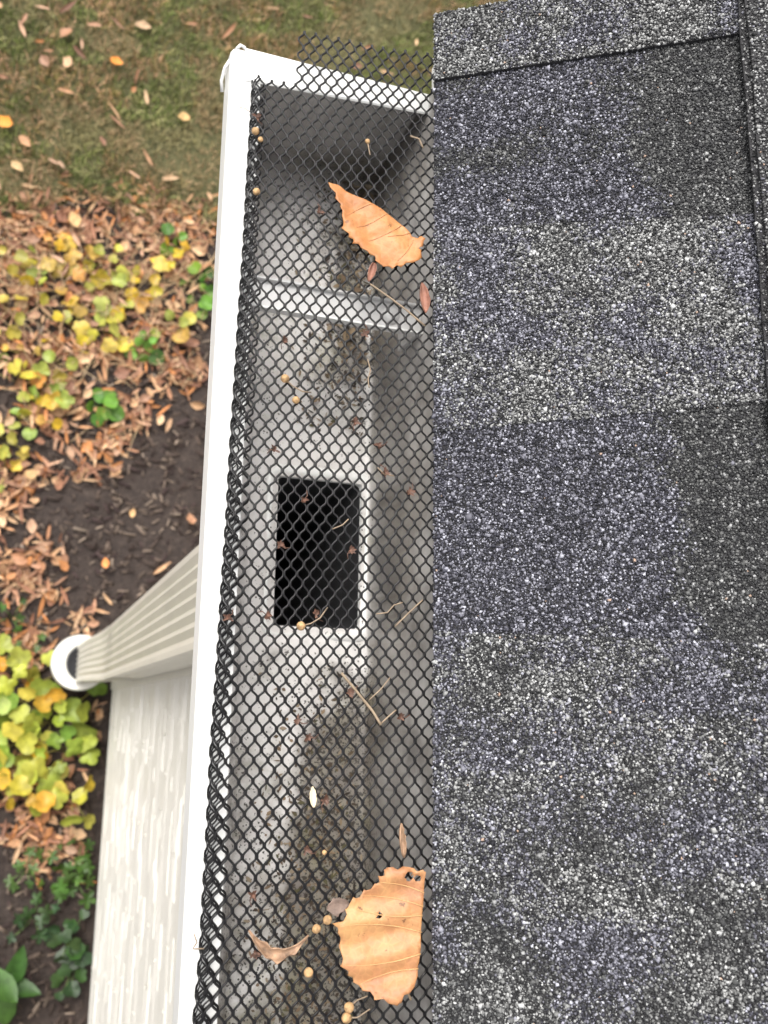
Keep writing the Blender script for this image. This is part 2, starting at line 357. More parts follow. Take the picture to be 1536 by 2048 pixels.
# first course: two strips, laminated tabs on the near one
sh1 = slab('shingle', 0, .32, -.30, RAKE, -.0045, 0, M['asphalt'], roof)
tabs = [(.3805, RAKE - .0015, 0, .003, 'grey', -.35, .0026), (.155, .281, .006, -.014, 'grey', -.1, .0007), (-.28, .0425, 0, -.008, 'mid', -.15, .0007)]
for a, b_, s0, s1, mode, bl, tt in tabs:
    slab('shingle_tab', .0004, .2, a, b_, 0, tt, M['asphalt'], sh1, s0, s1)
def in_tab(u, v):
    m = np.zeros(u.size, bool)
    for a, b_, s0, s1, *_ in tabs:
        g = u / .2; m |= (v > a + s0 * g) & (v < b_ + s1 * g)
    return m
granules('granules', sh1, [(0, .186, -.24, RAKE, .0003, 0, 0, 'dark', lambda u, v: np.where(v < .2, 1.1 - 3.0 / (1 + np.exp(-(u - .137) / .007)), .45 - 3.0 / (1 + np.exp(-(u - .135) / .01))))], in_tab)
granules('granules', sh1, [(0, .186, max(a, -.24), b_, tt + .0003, s0 if a > -.24 else 0, s1, mode, bl) for a, b_, s0, s1, mode, bl, tt in tabs])
slab('shingle', 0, .32, -1.30, -.302, -.0045, .001, M['shingle'], roof)
# second course and those above
sh2 = slab('shingle', .1775, .46, -.42, RAKE, .0036, .0068, M['asphalt'], roof)
slab('shingle_tab', .1812, .34, .19, RAKE - .001, .0068, .0098, M['asphalt'], sh2, 0, .0)
slab('shingle_tab', .1840, .34, -.2, .02, .0068, .0098, M['asphalt'], sh2, 0, .0)
granules('granules', sh2, [(.1775, .1815, .19, RAKE, .0071, 0, 0, 'grey', -.5), (.1812, .27, .19, RAKE, .0101, 0, 0, 'grey', -.8),
                           (.1775, .27, .02, .19, .0071, 0, 0, 'dark', -.2), (.184, .27, -.2, .02, .0101, 0, 0, 'mid', -.3)], spacing=.0014)
slab('shingle', .1775, .46, -1.42, -.422, .0036, .0085, M['shingle'], roof)
for i in range(3, 9):
    off = (i * .31) % .7
    slab('shingle', .1775 + .143 * (i - 2), .1775 + .143 * (i - 2) + .28, -.5 - off, RAKE, .0036 + .005 * (i - 2), .0085 + .005 * (i - 2), M['shingle'], roof)
    slab('shingle', .1775 + .143 * (i - 2), .1775 + .143 * (i - 2) + .28, -1.7, -.502 - off, .0036 + .005 * (i - 2), .0085 + .005 * (i - 2), M['shingle'], roof)
mb = MB(); mb.extrude_y([(.2165, RZ - .03), (.2165, RZ - .004), (.2225, RZ - .004), (.2225, RZ - .03)], -1.7, RAKE - .014); mb.build('drip_edge', M['white'], roof)
slab('rake_board', .03, 1.3, RAKE - .034, RAKE - .014, -.16, -.0225, M['trim'], roof)

# ---------------------------------------------------------------- house wall under the eave
WALLX, WALLY = .2195, .0915
house = tag(empty('house_wall', (WALLX, 0, 0)), 'cream lap siding wall with corner post below the gutter', 'wall')
mb = MB(); mb.box((WALLX + .012, -1.7, .16), (1.6, WALLY - .012, 1.98)); mb.build('wall_core', M['trim'], house)
mb = MB(); mb.box((WALLX + .004, -1.72, -.2), (1.62, WALLY - .004, .1)); mb.build('foundation', M['concrete'], house)
EXP = .1016
pl = MB(); pl.extrude_y([(WALLX + .010, EXP + .006), (WALLX + .0035, EXP - .002), (WALLX - .004, .016), (WALLX - .0065, .006), (WALLX - .0065, 0), (WALLX + .004, -.004), (WALLX + .011, 0)], -1.7, WALLY - .045)
plank = mesh(pl.v, pl.f, 'siding_plank')
weeps = []
for vv_ in range(6):
  wm = MB()
  for i in range(20):
      y = -1.65 + i * .09 + random.uniform(-.045, .045); zz_ = random.choice([.002, random.uniform(.004, .08)]); fx_ = WALLX - .0066 + max(0, zz_ - .012) * .118
      if y < WALLY - .06: wm.box((fx_ - .0009, y, zz_), (fx_ + .001, y + random.uniform(.003, .006), zz_ + random.uniform(.004, .012)))
  weeps.append(mesh(wm.v, wm.f, 'weep_holes'))
grains = []
for vv_ in range(5):
    gm = MB()
    for i in range(46):
        y = random.uniform(-1.66, WALLY - .1); L = random.uniform(.02, .13); zz_ = random.uniform(.012, .088); fx_ = WALLX - .0042 + (zz_ - .016) * .0875; hz = random.uniform(.0012, .003)
        y1_ = min(y + L, WALLY - .047)
        gm.add([(fx_ + .0008, y, zz_), (fx_ + .0008, y1_, zz_), (fx_ + .0008, y1_, zz_ + hz * 2), (fx_ + .0008, y, zz_ + hz * 2), (fx_ - .0010, y + .006, zz_ + hz * .8), (fx_ - .0010, y1_ - .006, zz_ + hz * .8)],
               [(0, 1, 5, 4), (1, 2, 5), (2, 3, 4, 5), (3, 0, 4)])
    grains.append(mesh(gm.v, gm.f, 'embossed_grain'))
for i in range(18):
    o = link('siding_plank', plank, M['siding'], house); o.matrix_parent_inverse = Matrix(); o.location = (-WALLX, 0, .1 + i * EXP)
    q = link('embossed_grain', random.choice(grains), M['siding'], o); q.matrix_parent_inverse = Matrix(); tag(q, kind='stuff')
    q = link('weep_holes', random.choice(weeps), M['weep'], o); q.matrix_parent_inverse = Matrix(); q.location = (0, random.uniform(-.02, .02), 0); tag(q, kind='stuff')
house.location = (WALLX, 0, 0)
mb = MB(); mb.box((WALLX - .009, WALLY - .046, .08), (WALLX + .05, WALLY, 1.975)); mb.build('corner_post', M['trim'], house)
mb = MB(); mb.box((.2245, -1.7, 1.985), (.243, RAKE - .036, RZ - .008)); mb.build('fascia_board', M['trim'], house)
mb = MB(); mb.box((.2435, WALLY + .002, 1.985), (1.6, RAKE - .036, 1.995)); mb.build('soffit', M['trim'], house)

# ---------------------------------------------------------------- gutter
LIPZ = 2.1; GX = .0865; GB = .2165; GEND = .396; PANZ = 2.005
OX0, OX1, OY0, OY1 = .148, .210, .053, .156
gut = tag(empty('gutter', (.15, 0, PANZ)), 'white aluminium gutter with stained inside running along the shingle edge', 'gutter')
prof = [(.1045, LIPZ - .012), (.1052, LIPZ - .004), (.1040, LIPZ), (.089, LIPZ), (GX + .0006, LIPZ - .0008), (GX, LIPZ - .003), (GX, LIPZ - .019), (GX + .002, LIPZ - .022), (.094, LIPZ - .026),
        (.0955, LIPZ - .034), (.0975, LIPZ - .046), (.104, LIPZ - .060), (.115, LIPZ - .072), (.1235, LIPZ - .082), (.1275, LIPZ - .0925), (.131, PANZ + .0003), (.1345, PANZ),
        (OX0 + .001, PANZ), (.179, PANZ), (OX1 - .001, PANZ), (.2135, PANZ + .0005), (.2155, PANZ + .003), (.2163, PANZ + .012), (GB, PANZ + .05), (GB, 2.117)]
yst = sorted(set([-1.7, -1.2, -.8, -.5] + list(np.linspace(-.4, OY0 - .012, 8)) + [OY0 + .001, .1, OY1 - .001] + list(np.linspace(OY1 + .015, GEND, 7))))
V = []; F = []; npf = len(prof)
for y in yst:
    for i, (x, z) in enumerate(prof):
        V.append((x + (.0009 * math.sin(y * 9) if i < 8 else 0), y, z + .0006 * math.sin(y * 23 + x * 40)))
for j in range(len(yst) - 1):
    for i in range(npf - 1):
        inhole = prof[i][0] >= OX0 - .001 and prof[i + 1][0] <= OX1 + .001 and abs(prof[i][1] - PANZ) < 1e-6 and abs(prof[i+1][1] - PANZ) < 1e-6 and yst[j] >= OY0 and yst[j + 1] <= OY1
        if not inhole: F.append((j * npf + i, (j + 1) * npf + i, (j + 1) * npf + i + 1, j * npf + i + 1))
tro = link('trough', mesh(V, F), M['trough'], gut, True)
md = tro.modifiers.new('thick', 'SOLIDIFY'); md.thickness = .0007; md.offset = -1
# lip strip: clean white top fold of the front
mb = MB(); mb.extrude_y([(.0868, LIPZ + .0004), (.0862, LIPZ - .0012), (.0856, LIPZ - .003), (.0856, LIPZ - .0185), (.0862, LIPZ - .0185), (.0866, LIPZ - .0034), (.0875, LIPZ + .0002), (.1042, LIPZ + .0008), (.1042, LIPZ + .0014), (.0880, LIPZ + .0014)], -1.7, GEND + .001)
mb.build('front_lip', M['white'], gut)
# end cap: plate with folded top flange following the trough section
mb = MB()
cap = [(x, min(z, LIPZ + .0015)) for x, z in prof[3:]]
pts = [(.0870, LIPZ)] + cap[1:]; nn = len(pts)
mb.add([(x, GEND - .0005, z) for x, z in pts] + [(x, GEND + .0015, z) for x, z in pts],
       [tuple(range(nn)), tuple(range(nn, 2 * nn))[::-1]] + [(i, i + nn, (i + 1) % nn + nn, (i + 1) % nn) for i in range(nn)])
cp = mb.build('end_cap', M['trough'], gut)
def flz(x): return LIPZ + (x - .087) / (GB - .087) * .002
mb = MB()
for (x0, x1) in ((.094, GB + .0005),):
    y0, y1, y0r = GEND - .020, GEND + .0022, GEND - .0125
    a, b_ = flz(x0) + .0016, flz(x1) + .0016
    mb.add([(x0, y0, a), (x1, y0r, b_), (x1, y1, b_), (x0, y1, a), (x0, y0 + .001, a + .0009), (x1, y0r + .001, b_ + .0009), (x1, y1, b_ + .0009), (x0, y1, a + .0009)],
           [(0,3,2,1),(4,5,6,7),(0,1,5,4),(1,2,6,5),(2,3,7,6),(3,0,4,7)])
    mb.add([(x0, y1 - .001, a - .012), (x1, y1 - .001, b_ - .012), (x1, y1 - .001, b_), (x0, y1 - .001, a), (x0, y1, a - .012), (x1, y1, b_ - .012), (x1, y1, b_), (x0, y1, a)],
           [(0,1,2,3),(4,7,6,5),(0,4,5,1),(1,5,6,2),(2,6,7,3),(3,7,4,0)])
mb.build('flange', M['white'], cp)
mb = MB(); mb.tube([(.0885, GEND + .0012, LIPZ + .001), (.0905, GEND + .0035, LIPZ + .0022), (.093, GEND + .0038, LIPZ + .001), (.0955, GEND + .002, LIPZ - .001)], .0011, 6)
mb.tube([(.0856, GEND - .004, LIPZ - .004), (.0835, GEND - .007, LIPZ - .008), (.0828, GEND - .012, LIPZ - .014), (.0842, GEND - .017, LIPZ - .018)], .0011, 6); mb.build('crimped_tab', M['white'], cp, True)
# outlet: flanged rounded sleeve in the pan
def rrect(x0, x1, y0, y1, rr, z, k=6):
    P = []
    for cx, cy, a0 in ((x1 - rr, y1 - rr, 0), (x0 + rr, y1 - rr, 90), (x0 + rr, y0 + rr, 180), (x1 - rr, y0 + rr, 270)):
        for i in range(k + 1):
            a = R_(a0 + 90 * i / k); P.append((cx + rr * math.cos(a), cy + rr * math.sin(a), z))
    return P
def ring_at(o, z, rr): return rrect(OX0 - o, OX1 + o, OY0 - o, OY1 + o, max(rr, .001), z)
mb = MB(); mb.rings([ring_at(.0075, PANZ + .0002, .010), ring_at(.0075, PANZ + .0010, .010), ring_at(.004, PANZ + .0012, .008), ring_at(.0015, PANZ + .0004, .006), ring_at(0, PANZ - .002, .005), ring_at(-.0008, PANZ - .005, .005)])
outl = mb.build('outlet_flange', M['white'], gut, True)
mb = MB(); mb.rings([ring_at(-.0007, PANZ - .0045, .005), ring_at(-.0035, PANZ - .016, .005), ring_at(-.0055, PANZ - .05, .005), ring_at(-.0055, PANZ - .30, .005)]); mb.build('outlet_sleeve', M['outlet'], gut, True)  # sleeve coloured near black to stand in for shade down the tube
# hidden hanger: pressed strip with raised rims
h0, h1 = at((520, 556), 2.094), at((520, 618), 2.094)
hy0, hy1 = h1.y, h0.y
mb = MB()
mb.box((.1046, hy0 + .0014, 2.0925), (GB - .001, hy1 - .0014, 2.0938)); mb.box((GB - .004, hy0 + .001, 2.062), (GB - .0014, hy1 - .001, 2.0924)); hg = mb.build('hanger', M['steel'], gut)
for ya, yb in ((hy0, hy0 + .0013), (hy1 - .0013, hy1)):
    mb = MB(); mb.box((.1046, ya, 2.091), (GB - .001, yb, 2.0972)); mb.build('rim', M['white'] if ya == hy0 else M['steel'], hg)
mb = MB(); mb.lathe((GB - .022, (hy0 + hy1) / 2, 2.0938), [(.0055, 0), (.0055, .002), (.004, .0042), (.0004, .0044)], 12); mb.build('hanger_screw', M['steel'], gut, True)

# ---------------------------------------------------------------- downspout and drain pipe
DX0, DX1, DY0, DY1 = .1460, .2070, .0545, .1545
dsp = tag(empty('downspout', ((DX0 + DX1) / 2, .104, .13)), 'cream ribbed metal downspout dropping from the gutter to the drain pipe', 'downspout')
def dsec(dx, z, sc=1):
    P = [(DX1, DY0), (DX1, DY1), (DX0, DY1)]
    nr = 6; yy = np.linspace(DY1 - .007, DY0 + .007, nr * 4 + 1)
    for i, y in enumerate(yy): P.append((DX0 + .0045 * (.5 - .5 * math.cos(i / 4 * 2 * math.pi)), y))
    P += [(DX0, DY0)]
    for x in np.linspace(DX0 + .012, DX1 - .012, 9): P.append((x, DY0 + .0022 * (.5 - .5 * math.cos((x - DX0 - .012) / (DX1 - DX0 - .024) * 4 * math.pi))))
    cx, cy = (DX0 + DX1) / 2, (DY0 + DY1) / 2
    return [(cx + (x - cx) * sc + dx, cy + (y - cy) * sc, z) for x, y in P]
mb = MB(); zs = [1.985, 1.2, .72]; mb.rings([dsec(0, z) for z in zs]); mb.build('pipe', M['down'], dsp)
mb = MB(); mb.rings([dsec(0, .724, 1.03), dsec(0, .64, 1.03), dsec(-.006, .55, .99), dsec(-.022, .40, .93), dsec(-.030, .26, .90), dsec(-.032, .13, .88)]); mb.build('lower_elbow', M['down'], dsp)
PC = (.127, .109, 0)
dp = tag(empty('drain_pipe', PC), 'white round drain pipe collar with black rubber insert in the mulch', 'pipe')
mb = MB(); mb.lathe(PC, [(.060, -.1), (.060, .07), (.068, .08), (.069, .145), (.0665, .1505)], 48)
IC = (PC[0] + .014, PC[1] - .001, 0)
nq = 48; cir = lambda c, r_, z: [(c[0] + r_ * math.cos(2*math.pi*k/nq), c[1] + r_ * math.sin(2*math.pi*k/nq), z) for k in range(nq)]
mb.rings([cir(PC, .0665, .1505), cir(IC, .0495, .1515), cir(IC, .047, .149), cir(IC, .0465, -.1)]); mb.build('collar', M['pvc'], dp, True)
mb = MB(); mb.lathe(IC, [(.0463, .06), (.0463, .1485), (.045, .1502), (.042, .1498), (.040, .142), (.0002, .1415)], 44); mb.build('insert', M['rubber'], dp, True)

# ---------------------------------------------------------------- gutter guard (expanded steel mesh)
ZT = LIPZ + .0098; FR = .0040
fx = [(at(p, ZT).y, at(p, ZT).x) for p in ((507, 170), (487, 500), (456, 1000), (424, 1500), (402, 1900), (388, 2048))]
fx = sorted(fx + [(-1.7, .066), (.6, fx[0][1] + .002)]); FXY = np.array(fx)
def foldx(y): return np.interp(y, FXY[:, 0], FXY[:, 1])
SLOPE = (2.1285 - ZT) / (.236 - .105)
def guard_z(x): return ZT + max(0, x - .103) * SLOPE
PX_, PY_ = .00715, .0104
gg = tag(empty('gutter_guard', (.16, 0, ZT)), 'black expanded metal mesh guard laid over the white gutter', 'gutter guard')
def sheet(s, y, fr, dx):                          # s: distance from the fold's top tangent, + towards the roof
    f0 = foldx(y) + fr + dx; X = np.where(s >= 0, f0 + s, 0.); Z = np.where(s >= 0, ZT + np.maximum(0, f0 + s - .103) * SLOPE, 0.) - (FR - fr)
    a = np.clip(-s / fr, 0, math.pi); arc = (s < 0)
    X = np.where(arc, f0 - np.sin(a) * fr, X); Z = np.where(arc, ZT - FR + np.cos(a) * fr, Z)
    ret = s < -math.pi * fr; e = -s - math.pi * fr
    X = np.where(ret, f0 + e, X); Z = np.where(ret, ZT - FR - fr, Z)
    Z = Z + .0007 * np.sin(y * 31 + X * 60) + .0005 * np.sin(y * 77)
    return np.stack([X, y, Z], -1)
yA = at((545, 152), ZT).y; yB = at((700, 84), ZT + .004).y; xN = at((590, 120), ZT).x
Y0 = -.95; SUB = 8
tri = lambda q: 2 * np.abs((q / 2) - np.floor(q / 2 + .5))        # 0..1 triangle, period 2
def strands(name, smin, smax, fr, dx, yo, grow, hw, ht):
    Vs, Fs, base = [], [], 0
    for k in range(int(smin / (PX_ / 2)), int(smax / (PX_ / 2)) + 1):
        sc_ = (k + .5) * PX_ / 2; yend = yB if sc_ + float(foldx(.4)) + fr > xN else yA
        lim = -math.pi * fr - grow
        if sc_ < lim: yend = min(yA, .42 - (lim - sc_) / .0075 * .5)      # the hem gets wider towards the low end
        n0 = math.floor(Y0 / (PY_ / 2)); n1 = math.floor(yend / (PY_ / 2))
        q = np.arange(n0 * SUB, n1 * SUB + 2) / SUB                       # half-rows
        tr = tri(q + (1 if k % 2 else 0)); tr = np.clip((tr - .5) * 1.55 + .5, 0, 1)   # zigzag with a short straight bond at each knot
        tr = .5 - .275 * np.cos(math.pi * tr) * 2 * .5 + (tr - .5) * .45
        s_ = (k + .10 + .80 * np.clip(tr, 0, 1)) * PX_ / 2
        y = q * PY_ / 2 + yo + .00025 * np.sin(q * 3.1 + k) + .0004 * np.sin(q * .21 + k * .35)
        e = 1e-4
        P = sheet(s_, y, fr, dx); Ts = (sheet(s_ + e, y, fr, dx) - sheet(s_ - e, y, fr, dx)) / (2 * e)
        Ts /= np.linalg.norm(Ts, axis=1, keepdims=True)
        T = np.gradient(P, axis=0); T /= np.linalg.norm(T, axis=1, keepdims=True)
        Nn = np.cross(Ts, np.tile([0, 1., 0], (len(s_), 1))); Nn /= np.linalg.norm(Nn, axis=1, keepdims=True)
        Wd = np.cross(Nn, T); Wd /= np.linalg.norm(Wd, axis=1, keepdims=True)
        tilt = R_(38); A = Wd * math.cos(tilt) + Nn * math.sin(tilt); B = np.cross(T, A)
        ring = np.stack([P + A * hw + B * ht * .5, P + A * hw * .6 + B * ht, P - A * hw * .6 + B * ht, P - A * hw + B * ht * .5, P - A * hw - B * ht, P + A * hw - B * ht], 1)
        m, rn = len(P), 6
        Vs.append(ring.reshape(-1, 3)); ii = np.arange(m - 1)[:, None] * rn + base
        kk = np.arange(rn)[None]; kn = (kk + 1) % rn
        Fs.append(np.stack([ii + kk, ii + kn, ii + rn + kn, ii + rn + kk], -1).reshape(-1, 4)); base += m * rn
    return link(name, fast_mesh(np.concatenate(Vs), np.concatenate(Fs), name), M['black'], gg, True)
strands('strands', -math.pi * FR - .0095, .135, FR, 0, 0, .0045, .00058, .00037)
strands('folded_hem', -math.pi * .0026 - .0060, -.001, .0026, .0008, .0026, .003, .00044, .00032)

# ---------------------------------------------------------------- leaves traced on the guard
def on_guard(px, up=.0):
    p = at(px, ZT)
    for _ in range(4): p = at(px, guard_z(p.x) + up)
    return p
def guard_leaf(name, outline, serr, mat, label, lift, veins, holes=(), cat='leaf', group=None, thick=.00035, vmat=None):
    P = [on_guard(q, .002) for q in outline]; c = sum(P, Vector()) / len(P); n = len(P); poly = []
    for i in range(n):
        a, b_ = P[i], P[(i + 1) % n]; L = (b_ - a).length
        if serr[i]:
            k = max(1, round(L / (.0030 + 1.6 * abs(serr[i])) * random.uniform(.75, 1.25))); out = Vector(((b_ - a).y, -(b_ - a).x, 0)).normalized()
            if out.dot((a + b_) / 2 - c) < 0: out = -out
            for j in range(k):
                poly.append(a.lerp(b_, (j + (random.uniform(-.12, .12) if j else 0)) / k) - out * random.uniform(0, .0005)); amp = serr[i] * random.uniform(.35, 1.45); dirn = .62 if serr[i] > 0 else .3
                poly.append(a.lerp(b_, (j + dirn) / k) + out * abs(amp)); poly.append(a.lerp(b_, (j + dirn + .1) / k) + out * abs(amp) * .35)
        else:
            k = max(1, round(L / .004))
            for j in range(k): poly.append(a.lerp(b_, j / k))
    xs_ = [p.x for p in poly]; ys_ = [p.y for p in poly]
    def inside(x, y):
        r_ = False; j = len(poly) - 1
        for i in range(len(poly)):
            if (poly[i].y > y) != (poly[j].y > y) and x < (poly[j].x - poly[i].x) * (y - poly[i].y) / (poly[j].y - poly[i].y) + poly[i].x: r_ = not r_
            j = i
        return r_
    pts = [Vector((p.x, p.y)) for p in poly]; st = .0017
    for x in np.arange(min(xs_), max(xs_), st):
        for y in np.arange(min(ys_), max(ys_), st):
            if inside(x, y) and min((Vector((x, y)) - p).length for p in pts[:len(poly)]) > st * .55: pts.append(Vector((x + random.uniform(-.3, .3) * st, y + random.uniform(-.3, .3) * st)))
    res = delaunay_2d_cdt(pts, [(i, (i + 1) % len(poly)) for i in range(len(poly))], [], 1, 1e-7)
    hs_ = [(on_guard(h[:2], .003), h[2]) for h in holes]; vv = [(on_guard(a, .002), on_guard(b_, .002)) for a, b_ in veins]
    def zz(x, y):
        z = guard_z(x) + .0022 + lift(x - c.x, y - c.y) + .0012 * noise.noise(Vector((x * 90, y * 90, 1))) + .0006 * noise.noise(Vector((x * 260, y * 260, 2)))
        for a, b_ in vv:
            ab = (b_ - a).xy; t_ = max(0, min(1, (Vector((x, y)) - a.xy).dot(ab) / ab.length_squared)); dd = (Vector((x, y)) - a.xy - ab * t_).length
            z -= .0006 * math.exp(-(dd / .0030) ** 2)
        return z
    V = [(p.x, p.y, zz(p.x, p.y)) for p in res[0]]
    F = [f for f in res[2] if not any((Vector((sum(V[i][0] for i in f) / 3, sum(V[i][1] for i in f) / 3)) - h.xy).length < rr for h, rr in hs_)]
    t = tag(empty(name, (c.x, c.y, guard_z(c.x))), label, cat, group)
    bl = link('blade', mesh(V, F), mat, t, True); md = bl.modifiers.new('thick', 'SOLIDIFY'); md.thickness = thick; md.offset = 0
    for a, b_ in vv:
        mb = MB(); perp = Vector((-(b_ - a).y, (b_ - a).x, 0)) * random.choice([-.05, .05]); Q = [a.lerp(b_, i / 8) + perp * math.sin(math.pi * i / 8) for i in range(9)]; mb.tube([(p.x, p.y, zz(p.x, p.y) + .0004) for p in Q], [.00036 - .00024 * i / 8 for i in range(9)], 5); mb.build('vein', vmat or M['vein'], t, True)
    return t
o1 = [(651,374),(671,377),(688,389),(711,401),(738,413),(769,431),(799,453),(815,468),(820,479),(837,480),(841,492),(833,502),(837,511),(832,528),(806,535),(772,538),(755,535),(745,519),(728,509),(711,496),(691,475),(681,452),(679,430),(676,416),(664,396)]
s1 = [0]*8 + [.0011]*5 + [.0016]*12
guard_leaf('fallen_leaf', o1, s1, M['leaf_orange'], 'orange pointed leaf with toothed edge lying on the mesh guard near the end cap', lambda x, y: .0035 + .05 * max(0, .012 - abs(x + y * .4)) + 2.2 * (x * x) + .0009 * math.sin(x * 260 + y * 190),
           [((815, 470), (770, 480)), ((799, 455), (735, 486)), ((769, 433), (708, 462)), ((738, 415), (690, 438)), ((822, 485), (790, 528))])
o2 = [(764,1731),(783,1733),(803,1728),(822,1737),(837,1738),(836,1772),(833,1804),(831,1858),(828,1897),(824,1943),(815,1964),(794,1980),(781,2002),(754,1990),(711,1967),(688,1936),(678,1912),(676,1873),(668,1850),(657,1842),(680,1838),(688,1826),(692,1811),(715,1791),(750,1760)]
s2 = [.0013]*4 + [0]*6 + [.0011]*3 + [.0021]*5 + [0, 0, 0] + [.0018]*4
tl = guard_leaf('fallen_leaf', o2, s2, M['leaf_tan'], 'broad tan leaf with toothed edge and small holes lying on the mesh guard', lambda x, y: .0045 + .14 * max(0, x + .004) + 1.6 * y * y + .0016 * math.sin(y * 330 - x * 60) * (1 if x < .012 else .4),
           [((832, 1858), (672, 1848)), ((833, 1806), (715, 1790)), ((836, 1780), (748, 1760)), ((829, 1900), (682, 1925)), ((826, 1930), (712, 1966)), ((833, 1825), (694, 1812))],
           holes=((807, 1748, .0022), (825, 1754, .0017), (752, 1828, .0012)), vmat=simple('pale_leaf_vein', (.54, .315, .135), .6, .08, 80))
mb = MB(); a = on_guard((806, 1965), .003); b_ = on_guard((822, 2000), .004); mb.tube([a, a.lerp(b_, .5), b_], .0007, 5); mb.build('petiole', M['twig'], tl, True)

# ---------------------------------------------------------------- small debris on the guard
def strip_leaf(L, Wd, curl, bend, twist=0, nseg=8, na=4, jag=0, peak=.45):
    V = []; F = []
    for i in range(nseg + 1):
        t_ = i / nseg; x = (t_ - .5) * L; wd = Wd * (max(.02, math.sin(math.pi * t_ ** (math.log(.5) / math.log(peak)))) ** .8)
        for j in range(na + 1):
            s = (j / na - .5) * 2; a = s * curl; wj = wd * (1 + (random.uniform(-jag, jag) if j in (0, na) else 0))
            yy = (math.sin(a) / curl if curl else s) * wj / 2; zz = ((1 - math.cos(a)) / curl if curl else 0) * wj / 2 + bend * (x / L) ** 2 * L
            tw = twist * (t_ - .5); V.append((x, yy * math.cos(tw) - zz * math.sin(tw), yy * math.sin(tw) + zz * math.cos(tw)))
    for i in range(nseg):
        for j in range(na): F.append((i*(na+1)+j, (i+1)*(na+1)+j, (i+1)*(na+1)+j+1, i*(na+1)+j+1))
    return V, F
def put_strip(name, px, L, Wd, ang, curl, bend, mat, label, cat, up=.002, twist=0, jag=.1, surf=on_guard, tilt=0, arc=0):
    p = surf(px, up); V, F = strip_leaf(L, Wd, curl, bend, twist, 10, 6, jag); V = [(x, y + arc * (x / L) ** 2 * L, z) for x, y, z in V]
    o = link(name, mesh(V, F), mat, None, True); o.location = p; o.rotation_euler = (0, tilt, R_(ang))
    md = o.modifiers.new('thick', 'SOLIDIFY'); md.thickness = .0004; tag(o, label, cat); return o
put_strip('fallen_leaf', (742, 545), .013, .008, -105, 2.0, .2, M['curl_red'], 'small curled brown leaf tucked under the orange leaf', 'leaf', .003)
put_strip('fallen_leaf', (846, 597), .019, .0105, 97, 1.9, .25, M['curl_red'], 'folded brown leaf wedged beside the shingle edge', 'leaf', .003)
put_strip('fallen_leaf', (552, 1908), .031, .010, -4, 1.7, .25, M['curl'], 'twisted brown leaf curl on the mesh next to the tan leaf', 'leaf', .004, 1.1, .45, arc=1.3)
put_strip('fallen_leaf', (803, 1680), .017, .007, 104, 2.3, .5, M['curl'], 'small rolled brown leaf just above the tan leaf', 'leaf', .003, 1.2, .3)
put_strip('leaf_scrap', (626, 1594), .0105, .004, 95, .9, .2, M['pale'], 'pale cream leaf scrap on the mesh', 'scrap', .0022, 0, .3)
put_strip('fallen_leaf', (676, 1812), .012, .009, 10, .6, .1, M['curl_dark'], 'grey brown leaf piece under the tan leaf edge', 'leaf', .0012, 0, .2)
def seed(px, label, stalk=None, rr=.0030, up=.0012, hang=None):
    rr *= .86
    p = on_guard(px, up + rr); t = tag(empty('seed', p), label, 'seed', None)
    bm = bmesh.new(); bmesh.ops.create_icosphere(bm, subdivisions=2, radius=rr)
    for v in bm.verts: v.co *= 1 + .10 * noise.noise(v.co * 700 + Vector((px[0], px[1], 0))); v.co.z *= .9
    me = bpy.data.meshes.new('seed'); bm.to_mesh(me); bm.free(); o = link('seed_ball', me, M['seed'], t, True); o.matrix_parent_inverse = Matrix()
    if stalk:
        q = [on_guard(s_, up + .0015 + .002 * math.sin(i * 2)) for i, s_ in enumerate(stalk)]; mb = MB(); mb.tube([p] + q, [.0006] + [.00042] * len(q), 5)
        o = mb.build('stalk', M['twig'], t, True); o.matrix_parent_inverse = Matrix.Translation(p).inverted()
    return t
seed((602, 1252), 'tan seed ball with a curved stalk resting above the outlet hole', [(622, 1247), (640, 1236), (655, 1215)])
seed((570, 757), 'pale seed ball lying between hanger and outlet', [(585, 772), (605, 783), (622, 785)])
seed((592, 800), 'tan seed ball with a dark pit between hanger and outlet', None, .0026)
seed((511, 262), 'tan seed ball caught in the guard fold near the end cap', None, .0028)
seed((521, 279), 'brown half seed caught beside another seed in the guard fold', None, .0020)
seed((513, 383), 'orange seed caught in the guard fold below two others', None, .0026)
seed((735, 283), 'small pale seed on a thin stalk close to the end cap', [(737, 295), (740, 310)], .0020)
seed((655, 1840), 'tan seed touching the stem tip of the broad tan leaf', None, .0028, .0004)
seed((633, 1858), 'tan seed beside the stem tip of the broad tan leaf', None, .0027, .0004)
seed((617, 1945), 'pale tan seed between the twisted leaf and the tan leaf', None, .0029, .0004)
seed((698, 2015), 'tan seed on a stalk below the tan leaf', [(715, 2000), (735, 1992)], .0031)
seed((693, 2036), 'tan seed on a stalk at the end below the tan leaf', [(715, 2035), (740, 2018)], .0031)
seed((649, 1705), 'small reddish seed on the mesh above the tan leaf', None, .0016)
BUDS = [(568,683),(710,845),(757,890),(550,900),(607,1000),(700,1100),(533,1230),(455,1235),(632,1228),(730,668),(820,985),(513,235),(640,425),(612,1700),(595,1440),(617,1475),(800,1433),(700,1385),(505,1790),(650,1600),(508,1905),(560,1090),(770,945)]
